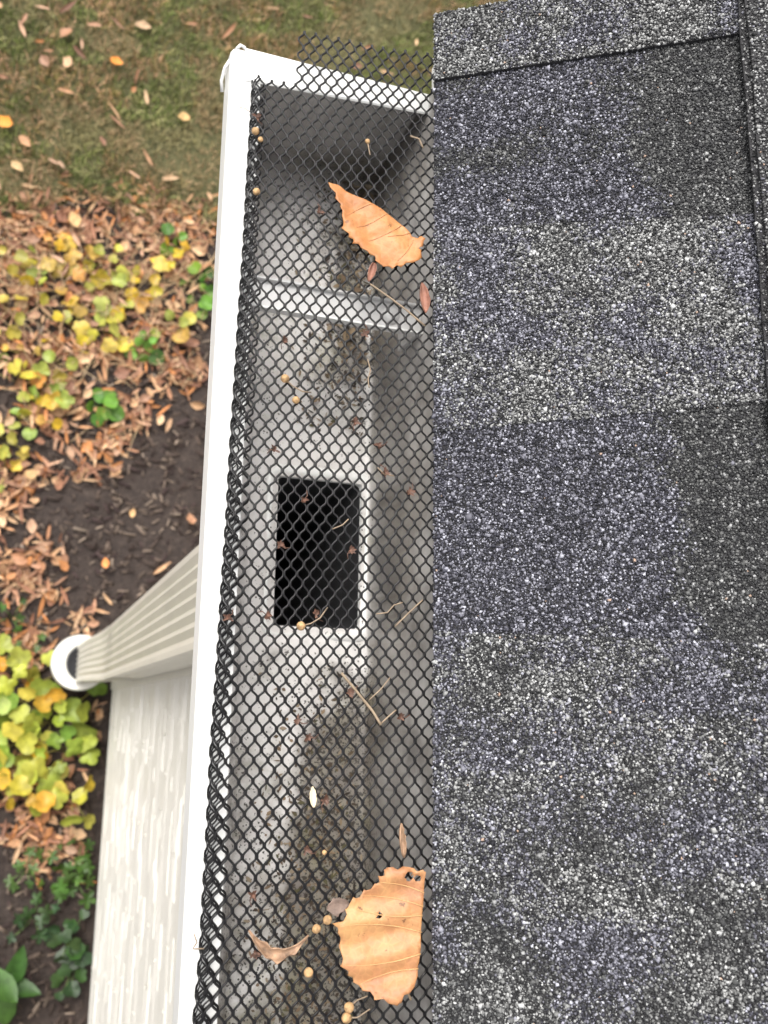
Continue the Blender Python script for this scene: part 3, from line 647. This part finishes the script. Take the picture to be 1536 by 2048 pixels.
for i, px in enumerate(BUDS):
    p = on_guard(px, .0014); mb = MB()
    where = ('near the end cap' if px[1] < 330 else 'beside the orange leaf' if px[1] < 560 else 'by the hanger strip' if px[1] < 720 else 'between the hanger and the outlet' if px[1] < 930 else
             'over the outlet hole' if px[1] < 1270 and 540 < px[0] < 720 else 'at the back of the outlet' if px[1] < 1270 and px[0] > 720 else 'in front of the outlet' if px[1] < 1270 else 'between the outlet and the tan leaf' if px[1] < 1720 else 'beside the twisted leaf')
    for k in range(random.randint(8, 12)):
        a = random.uniform(0, 6.28); L = random.uniform(.0022, .0040); V, F = strip_leaf(L, .0017, .9, .5, 0, 3, 2)
        ca, sa = math.cos(a), math.sin(a); el = random.uniform(.1, .9); r0 = L * .5
        for j, v in enumerate(V):
            x = v[0] + r0; x, z = x * math.cos(el) - v[2] * math.sin(el), x * math.sin(el) + v[2] * math.cos(el)
            V[j] = (p.x + x * ca - v[1] * sa, p.y + x * sa + v[1] * ca, p.z + z)
        mb.add(V, F)
    a = random.uniform(0, 6.28); mb.tube([p, p + Vector((math.cos(a) * .003, math.sin(a) * .003, .001)), p + Vector((math.cos(a + .4) * .0055, math.sin(a + .4) * .0055, .001))], .00028, 4)
    o = mb.build('bud_scale', M['bud'], None, True); tag(o, 'small dried red brown bud caught on the mesh ' + where, 'bud', 'dried buds on the gutter guard')
TW = [('thin pale stem slanting to the shingle edge below the orange leaf', [(740,568),(775,592),(815,622),(850,652)], .0006),
      ('forked pale twig on the mesh below the outlet', [(683,1346),(715,1385),(745,1422),(762,1450)], .0008),
      ('thin curved stalk on the mesh right of the fork tip', [(762,1447),(778,1432),(792,1420)], .0005),
      ('thin stalk lying across the forked twig', [(738,1400),(762,1378),(780,1355)], .0004),
      ('wavy hair-thin stalk between the hanger and the outlet', [(735,718),(741,740),(736,758),(738,775)], .0004),
      ('pale straight stalk near the back wall beside the outlet', [(790,1253),(815,1228),(845,1200)], .0005),
      ('small bent stalk behind the outlet corner', [(752,1228),(775,1225),(788,1210),(805,1205)], .0004),
      ('short curved stalk above the outlet corner', [(755,935),(768,948),(788,952)], .0004),
      ('thin curl of stalk over the outlet hole', [(665,1058),(685,1050),(697,1038)], .0004),
      ('pale hair-thin stalk sticking out over the white lip', [(478,214),(490,217),(500,224)], .00025),
      ('dark curled stalk near the end cap under the shingle', [(820,272),(838,278),(846,296)], .0006),
      ('tiny spider-like stalk on the lip edge opposite the twisted leaf', [(388,1868),(394,1885),(385,1898),(408,1897)], .00035)]
for lab, pp, rr in TW:
    q = [on_guard(p, .0016 + rr + .0006 * math.sin(i * 3)) for i, p in enumerate(pp)]; Q = []
    for i in range(len(q) - 1):
        for t_ in (0, .33, .66): Q.append(q[i].lerp(q[i + 1], t_))
    mb = MB(); mb.tube(Q + [q[-1]], rr, 5); tag(mb.build('twig', M['twig'], None, True), lab, 'twig')
# loose sediment and scraps on the gutter pan
Vv, Ff, Cc, b0 = [], [], [], 0
def scrap(x, y, z, L, wd, col, tilt=.3):
    global b0
    V, F = strip_leaf(L, wd, random.uniform(.2, 1), random.uniform(0, .4), 0, 3, 2); a = random.uniform(0, 6.28); ca, sa = math.cos(a), math.sin(a); tl_ = random.uniform(-tilt, tilt)
    for v in V:
        z_ = v[2] * math.cos(tl_) + v[1] * math.sin(tl_); Vv.append((x + v[0] * ca - v[1] * sa, y + v[0] * sa + v[1] * ca, z + max(z_, -.0003))); Cc.append(col)
    Ff.extend([tuple(i + b0 for i in f) for f in F]); b0 += len(V)
dcol = [(.07,.05,.035),(.11,.08,.05),(.04,.03,.024),(.18,.125,.08),(.26,.19,.12),(.10,.09,.045),(.3,.24,.17)]
for i in range(1500):
    y = random.choice([random.uniform(-.25, .03), random.uniform(-.25, -.05), random.uniform(.19, .385)]); x = random.triangular(.135, .213, .19)
    if y > .17: x = random.triangular(.15, .214, .208)
    scrap(x, y, PANZ + .0007 + random.uniform(0, .001), random.uniform(.0012, .0055), random.uniform(.0007, .0026), random.choice(dcol))
for i in range(110):                                  # a clot of leaf crumbs under the orange leaf, at the back corner
    scrap(random.gauss(.195, .012), random.gauss(.285, .03), PANZ + .001 + random.uniform(0, .006), random.uniform(.003, .011), random.uniform(.0015, .005), random.choice(dcol))
for i in range(60): scrap(min(.2145, random.gauss(.208, .006)), random.gauss(.365, .012), PANZ + .001 + random.uniform(0, .006), random.uniform(.003, .009), random.uniform(.0015, .004), random.choice(dcol))
o = link('gutter_sediment', fast_mesh(np.array(Vv), np.array(Ff), 'sed', np.array(Cc)), M['debris']); tag(o, 'dark leaf crumbs and grit lying on the gutter floor', 'debris', None, 'stuff')

# ---------------------------------------------------------------- flower bed: bark, litter, leaves, plants, grass
def free(x, y, m=.0):                               # not inside the house or the pipe
    if x > WALLX - .012 - m and y < WALLY + .01 + m: return False
    if (x - PC[0]) ** 2 + (y - PC[1]) ** 2 < (.068 + m) ** 2: return False
    return True
def batch(name, items, mat, label, cat, parts):
    """items: (protoV, protoF, pos, rot Matrix3, scale, colour)"""
    Vs, Fs, Cs, b = [], [], [], 0
    for V, F, p, rm, s, c in items:
        W = (np.asarray(V) * s) @ np.array(rm).T + np.array(p); Vs.append(W); Fs.append(np.asarray(F) + b); b += len(V); Cs.append(np.tile(c, (len(V), 1)))
    o = link(name, fast_mesh(np.concatenate(Vs), np.concatenate(Fs), name, np.concatenate(Cs)), mat); tag(o, label, cat, None, 'stuff'); return o
from mathutils import Euler
def rot(a=.5): return Euler((random.gauss(0, a), random.gauss(0, a), random.uniform(0, 6.28))).to_matrix()
boxV = np.array([(-.5,-.5,-.5),(.5,-.4,-.5),(.5,.5,-.4),(-.5,.4,-.5),(-.5,-.4,.5),(.45,-.5,.5),(.5,.4,.5),(-.4,.5,.4)]); boxF = np.array([(0,3,2,1),(4,5,6,7),(0,1,5,4),(1,2,6,5),(2,3,7,6),(3,0,4,7)])
items = []
chipc = [(.035,.024,.02),(.055,.04,.033),(.08,.058,.046),(.12,.09,.07),(.20,.155,.12),(.045,.03,.028)]
for i in range(12500):
    x = random.uniform(-.8, .95); y = random.uniform(-1.1, LAWN_Y + .1)
    if not free(x, y) or y > edge_y(x) + .03: continue
    c = np.array(random.choices(chipc, [3, 4, 4, 3, 1.3, 3])[0]) * random.uniform(.8, 1.5); s = random.uniform(.5, 1.4)
    items.append((boxV * np.array([.026, .006, .003]) * random.uniform(.4, 1.2), boxF, (x, y, gz(x, y) + .002 + .007 * random.random()), rot(.3), s, c))
batch('bark_mulch', items, M['chips'], 'dark shredded bark mulch covering the flower bed', 'mulch', 0)
# litter density over the bed, in world coordinates
LB = [at(p, 0) for p in ((40, 560), (200, 560), (330, 520), (100, 720), (250, 700), (330, 660), (200, 900), (110, 820), (40, 960), (30, 1150), (90, 1190), (60, 1280), (170, 1240), (250, 830), (350, 740),
                         (60, 1660), (120, 1700), (30, 1560), (170, 1480), (190, 1420), (120, 1580), (380, 450), (60, 470), (-60, 700), (-60, 1000), (-60, 1300), (-40, 1550), (180, 930), (100, 950), (70, 1110), (150, 450), (270, 455), (-20, 480), (330, 440), (-160, 560), (-280, 620), (-170, 800), (-300, 900), (-180, 1150), (-200, 1500), (-320, 1300), (480, 460), (560, 500))]
LR = [.16, .16, .15, .15, .14, .12, .09, .13, .09, .09, .06, .09, .05, .10, .10, .09, .08, .09, .03, .02, .07, .11, .16, .15, .13, .12, .11, .05, .05, .07, .13, .12, .12, .1, .16, .16, .15, .15, .13, .14, .15, .1, .1]
def dens(x, y): return max(math.exp(-((x - q.x) ** 2 + (y - q.y) ** 2) / (r_ * .8) ** 2 * 1.2) for q, r_ in zip(LB, LR))
protos = []
for i in range(14):
    if i < 7: protos.append(strip_leaf(random.uniform(.045, .07), random.uniform(.012, .018), random.uniform(.9, 1.7), random.uniform(.1, .5), random.uniform(-.9, .9), 6, 3, .1))
    elif i < 11: protos.append(strip_leaf(random.uniform(.042, .058), random.uniform(.026, .036), random.uniform(.3, .9), random.uniform(.05, .4), random.uniform(-.4, .4), 6, 4, .15))
    else: protos.append(strip_leaf(random.uniform(.03, .04), random.uniform(.026, .032), random.uniform(.2, .6), .2, 0, 6, 4, .2))
dryc = [(.34, .17, .09), (.42, .23, .12), (.28, .135, .08), (.48, .29, .16), (.22, .105, .065), (.55, .36, .21), (.38, .21, .13), (.44, .19, .07), (.50, .31, .2)]
items = []; tries = 0
while len(items) < 4000 and tries < 120000:
    tries += 1; x = random.uniform(-.62, .55); y = random.uniform(-.9, LAWN_Y + .12)
    if not free(x, y, .005) or random.random() > dens(x, y) ** 1.3: continue
    V, F = random.choice(protos[:11] if random.random() < .5 else protos[:7]); c = np.array(random.choice(dryc)) * random.uniform(.75, 1.3)
    items.append((V, F, (x, y, gz(x, y) + random.uniform(.004, .018)), rot(.35), random.uniform(.55, 1.0), c))
for V, F, *_ in protos: pass
batch('leaf_litter', items, M['litter'], 'packed layer of brown dead leaves under the bed plants', 'leaf litter', 0)
pm = [mesh(V, F, 'fallen_leaf') for V, F in protos]
for m_ in pm: m_.materials.append(M['dry']); m_.polygons.foreach_set('use_smooth', [True] * len(m_.polygons))
def fallen(k, x, y, z, col, s, label, group, tilt=.3):
    o = bpy.data.objects.new('fallen_leaf', pm[k]); C.objects.link(o); o.location = (x, y, z); o.rotation_euler = (random.gauss(0, tilt), random.gauss(0, tilt), random.uniform(0, 6.28)); o.scale = (s,) * 3
    o.color = (*col, 1); tag(o, label, 'leaf', group); return o
def leaf_label(k, col, px, place):
    l = sum(col); tone = 'pale tan' if l > .98 else 'orange brown' if col[0] > 2.6 * col[1] * .85 else 'tan brown' if l > .66 else 'dark brown'
    form = 'narrow curled' if k < 7 else 'broad oval' if k < 11 else 'small rounded'
    if place == 'lawn': wh = 'on the lawn beyond the mesh guard' if px[0] > 560 else 'on the lawn close to the bed' if px[1] > 280 else 'on the open lawn'
    else: wh = 'where the bed meets the lawn' if px[1] < 480 else 'among the yellow plants' if px[1] < 760 and px[0] < 250 else 'beside the bright green plants' if px[1] < 860 and px[0] >= 200 else 'at the edge of the bare mulch' if px[1] < 1120 else 'around the drain pipe' if px[1] < 1380 else 'under the yellow green clumps'
    return form + ' ' + tone + ' leaf fallen ' + wh
cnt = 0; tries = 0
while cnt < 225 and tries < 40000:
    tries += 1; px = (random.uniform(-20, 440), random.uniform(430, 1720)); p = at(px, .02)
    if not free(p.x, p.y, .012) or random.random() > dens(p.x, p.y) * .92 + .035: continue
    k = random.choices(range(14), [3]*7 + [1.3]*4 + [.6]*3)[0]; bc = random.choice(dryc); f = random.uniform(.9, 1.4); col = tuple(min(.75, c * f) for c in bc)
    kind = 'curled' if k < 7 else 'flat'
    fallen(k, p.x, p.y, gz(p.x, p.y) + random.uniform(.016, .028), col, random.uniform(.55, 1.05), leaf_label(k, col, px, 'bed'), kind + ' leaves fallen in the bed'); cnt += 1
tries = 0; cnt = 0
while cnt < 75 and tries < 5000:
    tries += 1; px = (random.uniform(-20, 880), random.uniform(-60, 420)); p = at(px, .03)
    if p.y < edge_y(p.x) + .01: continue
    k = random.choices(range(14), [3]*7 + [1.2]*4 + [.8]*3)[0]; bc = random.choice(dryc); f = random.uniform(.85, 1.3)
    fallen(k, p.x, p.y, gz(p.x, p.y) + .034, tuple(min(.7, c * f) for c in bc), random.uniform(.6, 1.15), leaf_label(k, tuple(c * f for c in bc), px, 'lawn'), ('curled' if k < 7 else 'flat') + ' leaves fallen on the lawn'); cnt += 1
for px, k, col, s, lab in (((8, 243), 11, (.80, .30, .03), 1.35, 'vivid orange rounded leaf lying on the lawn, larger than its neighbours'), ((232, 130), 9, (.80, .27, .03), .9, 'vivid orange torn leaf lying on the lawn'),
                           ((367, 238), 12, (.62, .38, .15), 1.2, 'pale tan oval leaf on the bare patch of lawn'), ((148, 440), 12, (.72, .45, .2), 1.35, 'large light tan leaf where lawn meets the flower bed'),
                           ((35, 332), 10, (.55, .36, .17), .95, 'tan half-folded leaf on the darker grass'), ((210, 1128), 13, (.78, .3, .08), .75, 'bright orange scrap of leaf on bare mulch above the drain pipe'),
                           ((62, 950), 12, (.55, .34, .15), 1.1, 'rounded tan leaf on dark mulch below the yellow plants'), ((265, 1027), 9, (.6, .36, .16), .6, 'single small tan leaf on the bare dark mulch')):
    p = at(px, .03); fallen(k, p.x, p.y, gz(p.x, p.y) + .036, col, s, lab, None, .15)

# dry straw stalks among the plants
mb = MB()
for i in range(260):
    p = at((random.uniform(-40, 430), random.triangular(440, 900, 560)), .03)
    if not free(p.x, p.y, .02) or dens(p.x, p.y) < .25: continue
    a = random.uniform(0, 6.28); L = random.uniform(.03, .1); z0 = gz(p.x, p.y) + .03
    dv = Vector((math.cos(a), math.sin(a), random.uniform(-.1, .15))) * L
    q = Vector((p.x, p.y, z0)); mb.tube([q, q + dv * .5 + Vector((random.uniform(-.006, .006), random.uniform(-.006, .006), .006)), q + dv], .0009, 4)
tag(mb.build('dry_straw', simple('dry_straw', (.5, .36, .2), .7, .3, 40), None, True), 'scattered thin dry straw stalks among the yellow plants', 'straw', None, 'stuff')
# bed plants
def lobed(n, Rm, lobes, depth, dish, seedv):
    rd = random.Random(seedv); V = [(0, 0, 0)]; F = []
    for ring in (.5, 1.0):
        for i in range(n):
            a = 2 * math.pi * i / n; rr = Rm * (1 - depth * (.5 + .5 * math.cos(a * lobes)) ** 3 * (1 if lobes else 0)) * (1 - .35 * max(0, math.cos(a - math.pi)) ** 6) * (1 + rd.uniform(-.05, .05))
            V.append((ring * rr * math.cos(a), ring * rr * math.sin(a) * .92, dish * (ring ** 2) * Rm + .10 * Rm * ring * math.sin(a * 2 + seedv) + abs(math.sin(a)) * .18 * Rm * ring))
    for i in range(n):
        j = (i + 1) % n; F.append((0, 1 + i, 1 + j)); F.append((1 + i, 1 + n + i, 1 + n + j)); F.append((1 + i, 1 + n + j, 1 + j))
    return V, F
LM = {'lobed': [mesh(*lobed(20, 1, 3, .34, d_, s_), name='leaf') for d_, s_ in ((-.15, 1), (.2, 2), (.05, 3))], 'round': [mesh(*lobed(18, 1, 0, 0, d_, s_), name='leaf') for d_, s_ in ((-.12, 4), (.15, 5))],
      'cut5': [mesh(*lobed(24, 1, 4, .30, d_, s_), name='leaf') for d_, s_ in ((-.3, 8), (.3, 9))], 'cut': [mesh(*lobed(30, 1, 5, .62, d_, s_), name='leaf') for d_, s_ in ((-.2, 6), (.1, 7))], 'long': [mesh(*strip_leaf(2.0, .95, .5, -.15, .2, 8, 4, .04), name='leaf')]}
for l in LM.values():
    for m_ in l: m_.materials.append(M['fresh']); m_.polygons.foreach_set('use_smooth', [True] * len(m_.polygons))
YEL = [(.66, .44, .03), (.58, .46, .06), (.46, .42, .07), (.36, .37, .07), (.26, .33, .06), (.58, .34, .08)]
YG = [(.38, .42, .06), (.30, .37, .05), (.45, .45, .07), (.22, .31, .045), (.52, .46, .06), (.62, .40, .04)]
GR = [(.12, .26, .03), (.09, .20, .025), (.17, .31, .035), (.06, .14, .02)]
DG = [(.030, .075, .02), (.045, .10, .025), (.03, .06, .018)]; CG = [(.075, .155, .025), (.11, .20, .035), (.06, .12, .022)]  # DG: plant greens darkened to carry the shade at the near bed end
def plant(px, n, shape, cols, size, spread, h, label, group, stemc=(.35, .30, .08), cat='plant', zb=.03):
    p = at(px, zb + h * .6); t = tag(empty('bed_plant', (p.x, p.y, gz(p.x, p.y) - .005)), label, cat, group); mb = MB()
    for i in range(n):
        a = 2.4 * i + random.uniform(-.5, .5); rr = spread * math.sqrt((i + .4) / n) * random.uniform(.8, 1.15); hh = h * random.uniform(.55, 1.1) * (1.1 - .45 * rr / spread)
        e = Vector((rr * math.cos(a), rr * math.sin(a), hh))
        if p.x + e.x > WALLX - .02 and p.y + e.y < WALLY + .02: continue
        o = bpy.data.objects.new('leaf', random.choice(LM[shape])); C.objects.link(o); o.parent = t; o.location = e; s = size * random.uniform(.6, 1.25); o.scale = (s, s, s)
        o.rotation_euler = (random.gauss(0, .42), random.gauss(.12, .42), a); o.color = (*(c * random.uniform(.85, 1.1) for c in random.choice(cols)), 1)
        mb.tube([(random.uniform(-.006, .006), random.uniform(-.006, .006), 0), e * .5 + Vector((0, 0, hh * .25)), e - Vector((math.cos(a), math.sin(a), 0)) * s * .3], [.0016, .0013, .0009], 4)
    if mb.v:
        o = mb.build('stems', M['stem'], t, True); o.matrix_parent_inverse = Matrix(); o.color = (*stemc, 1)
    return t
gY = 'yellow plants in the far bed'; lY = 'yellow green low plant growing in leaf litter beyond the drain pipe'
for px, n_ in (((30, 505), 6), ((75, 560), 7), ((105, 490), 6), ((160, 520), 7), ((215, 510), 6), ((255, 575), 9), ((300, 545), 5), ((345, 500), 5), ((355, 640), 5), ((150, 640), 7), ((215, 655), 7), ((20, 620), 5), ((60, 700), 5), ((100, 770), 7),
             ((40, 750), 5), ((190, 590), 5), ((10, 870), 6), ((70, 830), 7), ((15, 930), 4), ((-40, 680), 8), ((-50, 820), 8), ((130, 720), 4)):
    sh_ = random.choice(['lobed', 'lobed', 'cut5', 'round']); sz = random.uniform(.017, .027); ck = random.randrange(3)
    lab = ('small ' if sz < .021 else 'large ') + ('golden', 'lime', 'yellow and green')[ck] + {'lobed': ' three-lobed', 'cut5': ' scalloped', 'round': ' round-leaved'}[sh_] + ' plant in leaf litter ' + ('by the lawn edge' if px[1] < 530 else 'in the middle of the bed' if px[1] < 690 else 'close to the bare mulch')
    plant(px, n_, sh_, ([YEL[0], YEL[1], YEL[5]], [YEL[2], YEL[3], YEL[1]], YEL)[ck], sz, .066, .06, lab, gY)
for px, n_, lab in (((402, 545), 6, 'bright green round-leaved plant beside the white gutter lip'), ((292, 690), 7, 'bright green clover-like plant in dry leaves at the mulch edge'), ((212, 800), 8, 'bright green small plant between yellow leaves and bare mulch'),
                    ((345, 470), 4, 'small dark green plant next to the lawn edge'), ((405, 600), 4, 'low green sprout just below the round-leaved plant')):
    plant(px, n_, 'round', GR, .021, .045, .05, lab, None, (.1, .25, .05))
gB = 'yellow green plants beside the pipe'; lB = 'yellow green lobed plant clump beside the drain pipe and siding'
for px, n_ in (((25, 1345), 8), ((70, 1405), 8), ((115, 1345), 5), ((105, 1440), 8), ((40, 1480), 8), ((135, 1500), 6), ((80, 1570), 7), ((145, 1600), 6), ((20, 1580), 6), ((-40, 1420), 9), ((-40, 1540), 8), ((150, 1415), 4)):
    sh_ = random.choice(['lobed', 'cut5']); ck = random.randrange(3)
    lab = ('lime green', 'green and gold', 'yellow')[ck] + {'lobed': ' three-lobed', 'cut5': ' scalloped'}[sh_] + ' plant clump ' + ('touching the drain pipe' if px[1] < 1380 else 'between the pipe and the feathery plants' if px[0] < 90 else 'between the pipe and the siding')
    plant(px, n_, sh_, ([YG[0], YG[1], YG[3]], YG, [YG[2], YG[4], YG[0], YG[5]])[ck], random.uniform(.027, .037), .070, .11, lab, gB)
for px, n_, sh, cl, sz, lab in (((150, 1765), 14, 'cut', CG, .022, 'feathery mid green plant beside the siding'), ((55, 1745), 9, 'cut', CG, .018, 'small feathery green plant on dark mulch below the yellow clump'), ((140, 1890), 12, 'lobed', DG, .024, 'dark green leafy plant in shade close to the siding'),
                                ((70, 1850), 9, 'cut', DG, .02, 'dark green feathery plant in the shaded bed'), ((150, 1960), 8, 'lobed', DG, .022, 'dark green plant at the shaded foot of the siding'), ((165, 1690), 6, 'cut', CG, .017, 'thin green sprig touching the siding above the feathery plant'), ((60, 1300), 5, 'cut', CG, .014, 'small green sprig just above the drain pipe'), ((25, 1230), 5, 'cut', CG, .014, 'small green sprig in brown leaves left of the mulch')):
    plant(px, n_, sh, cl, sz, .06, .07, lab, None, (.12, .2, .05))
plant((18, 1985), 5, 'long', [(.04, .11, .018), (.055, .14, .022)], .055, .07, .11, 'broad leaved dark green plant in the shaded bed corner', None, (.08, .2, .05))  # leaf greens darkened for the shaded corner

# grass blades
N = 56000; Vs = []; Fs = []; Cs = []
gcol = np.array([(.14, .13, .04), (.22, .18, .07), (.33, .24, .12), (.10, .105, .03), (.44, .32, .18), (.17, .175, .045)])
X = rng.uniform(-.95, 1.45, N); Y = rng.uniform(LAWN_Y - .05, 2.6, N); b = 0
for x, y in zip(X, Y):
    if y < edge_y(x) + rng.normal(0, .025): continue
    patch = noise.noise(Vector((x * 4, y * 4, 9)))
    if patch < -.25 and random.random() < .55: continue
    a = random.uniform(0, 6.28); L = random.uniform(.016, .042); le = random.uniform(.3, 1.25); wd = .0016; z = gz(x, y) + .010
    dx, dy = math.cos(a), math.sin(a); c = gcol[random.randrange(6)] * random.uniform(.6, 1.35) * (1 + .55 * noise.noise(Vector((x * 11, y * 11, 4))))
    g_ = noise.noise(Vector((x * 6, y * 6, 14))) + .5 * noise.noise(Vector((x * 15, y * 15, 2)))
    c = c * (np.array((.72, .95, .7)) if g_ > .02 else np.array((1.15, .95, 1.0)))
    if patch < -.1: c = .5 * c + .5 * np.array((.34, .26, .14))
    h1 = L * .55 * math.cos(le * .6); r1 = L * .55 * math.sin(le * .6); h2 = h1 + L * .45 * math.cos(le * 1.25); r2 = r1 + L * .45 * math.sin(le * 1.25)
    Vs += [(x - dy * wd, y + dx * wd, z), (x + dy * wd, y - dx * wd, z), (x + dx * r1 + dy * wd * .7, y + dy * r1 - dx * wd * .7, z + h1), (x + dx * r1 - dy * wd * .7, y + dy * r1 + dx * wd * .7, z + h1), (x + dx * r2, y + dy * r2, z + h2)]
    Fs += [(b, b + 1, b + 2), (b, b + 2, b + 3), (b + 3, b + 2, b + 4)]; Cs += [c] * 5; b += 5
o = link('grass', fast_mesh(np.array(Vs), np.array(Fs), 'grass', np.array(Cs)), M['grass']); tag(o, 'short thin olive grass of the lawn', 'grass', None, 'stuff')
